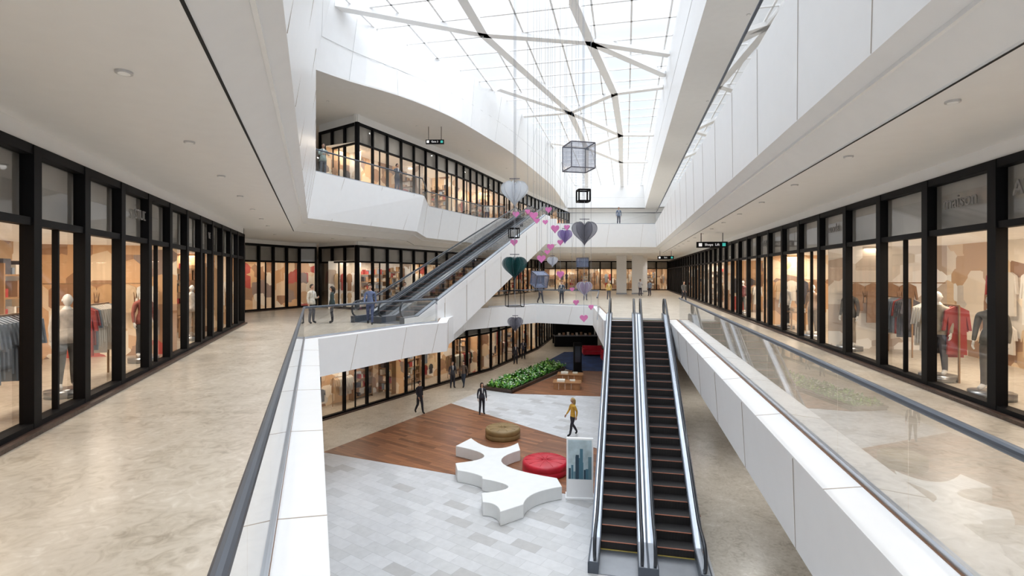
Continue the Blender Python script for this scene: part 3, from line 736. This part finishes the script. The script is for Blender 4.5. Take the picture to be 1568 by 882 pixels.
# ------------------------------------------------------------------ people
def build_body(pose):
    J={}
    def v(n,p,r): J[n]=(Vector(p),r)
    v('pel',(0,0,.96),(.150,.110)); v('wst',(0,0,1.11),(.130,.095)); v('chs',(0,.005,1.28),(.155,.110)); v('shc',(0,.01,1.385),(.135,.085)); v('nkb',(0,.012,1.46),(.065,.062)); v('nk',(0,0,1.56),(.05,.052))
    arms={'stand':[((.235,.02,1.13),(.245,-.05,.89)),((-.235,.02,1.13),(-.245,-.05,.89))],
          'talk':[((.24,.0,1.13),(.12,-.24,1.17)),((-.235,.03,1.13),(-.245,-.03,.89))],
          'walk':[((.235,.10,1.15),(.245,.06,.92)),((-.235,-.07,1.14),(-.225,-.22,.95))],
          'lean':[((.25,-.12,1.18),(.14,-.36,1.14)),((-.25,-.12,1.18),(-.14,-.36,1.14))]}[pose]
    legs={'walk':[((.09,-.12,.51),(.09,-.20,.09),(.09,-.34,.045)),((-.09,.03,.50),(-.09,.27,.14),(-.09,.19,.035))]}.get(pose,[((.10,-.015,.50),(.115,.02,.085),(.135,-.13,.035)),((-.10,-.015,.50),(-.12,.02,.085),(-.15,-.125,.035))])
    E=[('pel','wst',1),('wst','chs',1),('chs','shc',1),('shc','nkb',1),('nkb','nk',0)]
    for k,sg in enumerate((1,-1)):
        v('sh%d'%k,(.178*sg,.01,1.395),(.066,.066)); v('ua%d'%k,Vector((.178*sg,.01,1.395)).lerp(Vector(arms[k][0]),.5),(.058,.058)); v('el%d'%k,arms[k][0],(.048,.048)); v('wr%d'%k,arms[k][1],(.034,.034))
        v('hp%d'%k,(.088*sg,0,.85),(.098,.10)); v('kn%d'%k,legs[k][0],(.068,.07)); v('cf%d'%k,Vector(legs[k][0]).lerp(Vector(legs[k][1]),.35)+Vector((0,.015,0)),(.064,.066)); v('an%d'%k,legs[k][1],(.05,.052)); v('to%d'%k,legs[k][2],(.045,.034))
        E+=[('shc','sh%d'%k,1),('sh%d'%k,'ua%d'%k,1),('ua%d'%k,'el%d'%k,1),('el%d'%k,'wr%d'%k,1),('pel','hp%d'%k,2),('hp%d'%k,'kn%d'%k,2),('kn%d'%k,'cf%d'%k,2),('cf%d'%k,'an%d'%k,2),('an%d'%k,'to%d'%k,3)]
    names=list(J); idx={n:i for i,n in enumerate(names)}
    me=bpy.data.meshes.new("sk"); me.from_pydata([J[n][0] for n in names],[(idx[a],idx[c]) for a,c,_ in E],[])
    ob=bpy.data.objects.new("sk",me); COL.objects.link(ob)
    md=ob.modifiers.new("s","SKIN"); md.use_smooth_shade=True
    for i,n in enumerate(names):
        sv=me.skin_vertices[0].data[i]; sv.radius=J[n][1]; sv.use_root=(i==0)
    sb=ob.modifiers.new("u","SUBSURF"); sb.levels=2; sb.render_levels=2
    dg=bpy.context.evaluated_depsgraph_get(); ev=ob.evaluated_get(dg); em=ev.to_mesh()
    B=MB()
    vs=[tuple(q.co) for q in em.vertices]
    def near(c):
        best=9;lab=1
        for a,c2,l in E:
            A,Bv=J[a][0],J[c2][0]; t=max(0,min(1,(c-A).dot(Bv-A)/max(1e-9,(Bv-A).length_squared))); dd=(c-(A.lerp(Bv,t))).length - .6*(J[a][1][0]*(1-t)+J[c2][1][0]*t)
            if dd<best: best=dd;lab=l
        if lab in(1,2) and c.z<.90 and abs(c.x)<.2: lab=2
        elif lab==2: lab=1
        if c.z<.10: lab=3
        if lab==1 and c.z>1.485: lab=0
        return lab
    B.v+=vs
    for p in em.polygons: B.f.append(list(p.vertices)); B.m.append(near(Vector(p.center)))
    ev.to_mesh_clear(); bpy.data.objects.remove(ob)
    for k,sg in enumerate((1,-1)):
        el,wr=J['el%d'%k][0],J['wr%d'%k][0]; d=(wr-el).normalized()
        fw=Vector((0,-1,0)) if abs(d.y)<.8 else Vector((0,0,1)); fw=(fw-d*fw.dot(d)).normalized(); pn=Vector((-sg,0,0)); pn=(pn-d*pn.dot(d)-fw*pn.dot(fw)).normalized()
        vs=[]; secs=[(-.02,.022,.022),(.02,.028,.018),(.06,.040,.015),(.085,.038,.012)]
        for t,a_,b_ in secs:
            for q in range(8):
                an=2*math.pi*q/8; vs.append(wr+d*t+fw*(a_*math.cos(an))+pn*(b_*math.sin(an)))
        B.add(vs,[(j*8+q,j*8+(q+1)%8,(j+1)*8+(q+1)%8,(j+1)*8+q) for j in range(3) for q in range(8)]+[tuple(range(24,32))],0)
        for f in range(4):
            base=wr+d*.075+fw*(.029-.0195*f); ln=[.07,.08,.074,.058][f]
            B.tube([base,base+d*ln*.45+pn*.004,base+d*ln*.8+pn*.016,base+d*ln+pn*.03],.009,6,0,radii=[.0098,.0092,.0085,.005])
        tb=wr+d*.025+fw*.024; B.tube([tb,tb+fw*.026+d*.025+pn*.008,tb+fw*.032+d*.055+pn*.014],.01,6,0,radii=[.013,.012,.007])
    hc=(0,-.012,1.645)
    def hd(v):
        w=v.copy()
        if w.z<0: w.x*=1-.32*abs(w.z); w.y*=1-.15*abs(w.z)
        return w
    B.sphere(hc,(.077,.095,.118),16,12,0,hd)
    B.add([(-.013,-.100,1.62),(.013,-.100,1.62),(0,-.128,1.626),(0,-.100,1.672),(0,-.098,1.612)],[(0,2,3),(1,3,2),(0,4,2),(4,1,2)],0)
    for sg in (-1,1):
        B.sphere((sg*.03,-.094,1.656),(.012,.008,.007),8,5,5); B.sphere((sg*.03,-.100,1.656),(.005,.004,.0055),6,4,4)
        B.sphere((sg*.077,.0,1.645),(.01,.02,.03),8,6,0); B.box((sg*.03,-.099,1.677),(.03,.008,.006),0,4)
    B.sphere((0,-.094,1.592),(.022,.008,.007),8,4,6)
    nu,nv=18,8; vs=[]
    for j in range(nv+1):
        for i in range(nu):
            ph=2*math.pi*i/nu; front=max(0,-math.sin(ph))
            thm=math.radians(118-62*front**.6)
            th=thm*j/nv
            k=1.13 if j<nv else 1.0
            vs.append((.077*k*math.sin(th)*math.cos(ph), -.006+.097*k*math.sin(th)*math.sin(ph), 1.645+.118*(1.09 if j<nv else 1.0)*math.cos(th)))
    B.add(vs,[(j*nu+i,(j+1)*nu+i,(j+1)*nu+(i+1)%nu,j*nu+(i+1)%nu) for j in range(nv) for i in range(nu)],4)
    return B
def long_hair(B):
    B.tube([(0,.045,1.72),(0,.075,1.62),(0,.08,1.5),(0,.08,1.40)],.07,12,4,radii=[.06,.082,.078,.04],sx=1.0,sz=.55)
    for sg in (-1,1): B.tube([(sg*.06,.02,1.73),(sg*.083,.01,1.64),(sg*.078,.01,1.52),(sg*.07,.0,1.43)],.03,8,4,radii=[.025,.028,.028,.012])
def coat(B,shirt=True):
    n=20; rg=[]
    for z,rx,ry in ((1.14,.120,.09),(1.08,.148,.112),(1.0,.168,.130),(.86,.186,.146),(.855,.17,.13)):
        rg.append([(rx*math.cos(2*math.pi*k/n),ry*math.sin(2*math.pi*k/n)+.005,z) for k in range(n)])
    vs=[q for r_ in rg for q in r_]; B.add(vs,[(j*n+k,j*n+(k+1)%n,(j+1)*n+(k+1)%n,(j+1)*n+k) for j in range(4) for k in range(n)],1)
    if shirt: B.add([(-.035,-.098,1.475),(.035,-.098,1.475),(.012,-.128,1.20),(-.012,-.128,1.20)],[(0,1,2,3)],5)
SK={"l":plain("skin_light",(.55,.33,.23),.5),"d":plain("skin_tan",(.36,.2,.13),.5)}
M_EYE=plain("eye_white",(.8,.8,.78),.3); M_LIP=plain("lips",(.42,.14,.12),.5)
cache={}
cm={}
def cmat(c):
    if c not in cm: cm[c]=plain("cloth_%d"%len(cm),c,.8,var=.15,nscale=12)
    return cm[c]
def person(name,loc,yaw,pose,top,bot,hair=(.03,.02,.015),sk="l",h=1.75,long=False,shoes=(.02,.02,.02)):
    key=(pose,long)
    if key not in cache:
        B=build_body(pose)
        if pose!='walk': coat(B)
        if long: long_hair(B)
        cache[key]=B
    me=cache[key].mesh(name,[SK[sk],cmat(top),cmat(bot),cmat(shoes),cmat(hair),M_EYE,M_LIP],True)
    o_=bpy.data.objects.new(name,me); COL.objects.link(o_); o_.location=loc; o_.rotation_euler=(0,0,yaw); k=h/1.765; o_.scale=(k,k,k); return o_
# mezzanine
person("man_in_cream_jacket",(-9.15,23.4,0),1.2,'talk',(.62,.58,.5),(.05,.05,.06),h=1.8)
person("woman_in_black_jacket",(-8.3,23.6,0),-1.2,'stand',(.03,.05,.05),(.02,.02,.025),long=True,h=1.7)
person("man_in_blue_suit",(-6.35,22.9,0),.25,'walk',(.13,.17,.30),(.06,.08,.17),h=1.8)
person("standing_man",(-6.9,33.0,0),0,'stand',(.5,.45,.4),(.08,.08,.1))
person("walking_man",(2.2,39.5,0),.6,'walk',(.1,.1,.12),(.05,.05,.07))
person("standing_man",(3.8,39.2,0),-.4,'stand',(.05,.07,.1),(.03,.03,.05))
person("woman_in_yellow_jacket",(8.6,45.5,0),0,'stand',(.62,.42,.12),(.08,.08,.1),hair=(.35,.22,.08),long=True,h=1.68)
person("standing_man",(13.4,53.5,0),.3,'talk',(.5,.5,.55),(.05,.05,.08))
person("standing_woman",(14.3,53.2,0),-.8,'stand',(.25,.3,.4),(.05,.05,.08),long=True,h=1.66)
person("walking_man",(12.6,60,0),0,'walk',(.1,.12,.2),(.05,.05,.06))
person("walking_woman",(14.1,42,0),.2,'walk',(.1,.1,.1),(.03,.03,.04),long=True,h=1.68)
person("standing_man",(6.3,44.,0),0,'stand',(.6,.6,.6),(.1,.1,.14))
# gallery
person("man_leaning_on_rail",(-9.45,25.6,Z3),.7,'lean',(.30,.38,.36),(.10,.12,.15))
person("man_leaning_on_rail",(-6.8,30.3,Z3),1.0,'lean',(.10,.11,.13),(.05,.06,.10))
person("standing_man",(10.4,49.9,Z3),0,'stand',(.15,.2,.3),(.05,.06,.1))
person("standing_man",(-2.3,46.5,Z3),.2,'stand',(.6,.6,.6),(.06,.06,.1))
# ground floor
g=Z1+.016
person("woman_in_yellow_jacket",(2.8,23.6,g),-1.2,'walk',(.62,.36,.05),(.03,.03,.04),hair=(.45,.30,.12),long=True,h=1.74)
person("woman_in_black_coat",(-1.6,27.2,g),.3,'stand',(.02,.02,.03),(.02,.02,.03),long=True,h=1.68)
person("walking_man",(-4.95,27.4,Z1),.8,'walk',(.02,.02,.03),(.02,.02,.03))
person("standing_man",(-3.9,33.6,Z1),.4,'stand',(.04,.04,.05),(.02,.02,.03))
person("walking_man",(-3.2,33.8,Z1),-.3,'walk',(.12,.08,.06),(.03,.04,.06))
person("standing_man",(.3,42.4,Z1),0,'stand',(.03,.03,.04),(.02,.02,.03))
person("standing_man",(1.0,45.0,Z1),0,'talk',(.05,.05,.08),(.02,.02,.03))
# window mannequins
MK=build_body('stand')
def mannequin(p,yaw,top,bot):
    B=MB(); B.v=list(MK.v)
    for f,m in zip(MK.f,MK.m):
        if m in (4,5,6): continue
        B.f.append(f); B.m.append(m)
    coat(B,False); B.v=[(x,y,z+.12) for x,y,z in B.v]; B.tube([(0,0,0),(0,0,.12)],.34,20,4)
    me=B.mesh("mannequin",[M_BENCH,cmat(top),cmat(bot),M_BENCH,M_METAL],True)
    o_=bpy.data.objects.new("mannequin",me); COL.objects.link(o_); o_.location=(*p,0.001); o_.rotation_euler=(0,0,yaw)
for d,tp,bt in ((7.6,(.35,.33,.28),(.3,.28,.24)),(9.3,(.16,.155,.14),(.15,.14,.13)),(10.9,(.40,.36,.30),(.1,.1,.12)),(15.2,(.1,.1,.1),(.4,.35,.3)),(18.2,(.4,.28,.2),(.2,.15,.1)),(21.3,(.6,.6,.6),(.1,.1,.1)),(29,(.3,.1,.1),(.1,.1,.1))):
    mannequin(R(6.65,d),-1.1,tp,bt)
for d,tp,bt in ((9.5,(.6,.55,.5),(.2,.2,.2)),(13.2,(.32,.1,.08),(.1,.1,.1)),(17.5,(.7,.65,.6),(.5,.4,.3))):
    mannequin((-5.05-.337*d,d),1.1,tp,bt)

# ------------------------------------------------------------------ world: bright overcast sky, brighter towards the zenith
w=bpy.data.worlds.new("sky"); S.world=w; w.use_nodes=True; nt=w.node_tree
bg=nt.nodes["Background"]; tc=nt.nodes.new("ShaderNodeTexCoord")
n=nt.nodes.new("ShaderNodeTexNoise"); n.inputs["Scale"].default_value=3; n.inputs["Detail"].default_value=5; nt.links.new(tc.outputs["Generated"],n.inputs["Vector"])
r=ramp(nt,[(.38,(.80,.89,1.0)),(.62,(.97,.985,1.0))]); nt.links.new(n.outputs["Fac"],r.inputs[0])
nt.links.new(r.outputs[0],bg.inputs[0])
sx=nt.nodes.new("ShaderNodeSeparateXYZ"); nt.links.new(tc.outputs["Generated"],sx.inputs[0])
mr=nt.nodes.new("ShaderNodeMapRange"); mr.inputs["From Min"].default_value=.42; mr.inputs["From Max"].default_value=1.
mr.inputs["To Min"].default_value=.90; mr.inputs["To Max"].default_value=4.8
nt.links.new(sx.outputs["Z"],mr.inputs["Value"]); nt.links.new(mr.outputs["Result"],bg.inputs[1])

# ------------------------------------------------------------------ camera
cd=bpy.data.cameras.new("camera"); cd.lens=18; cd.sensor_width=36; cd.shift_y=-21/1568; cd.clip_end=300; cd.clip_start=.05
cam=bpy.data.objects.new("camera",cd); COL.objects.link(cam); cam.location=(0,0,2.25); cam.rotation_euler=(math.pi/2,0,0); S.camera=cam
S.view_settings.view_transform='Standard'; S.view_settings.look='None'; S.view_settings.exposure=.36
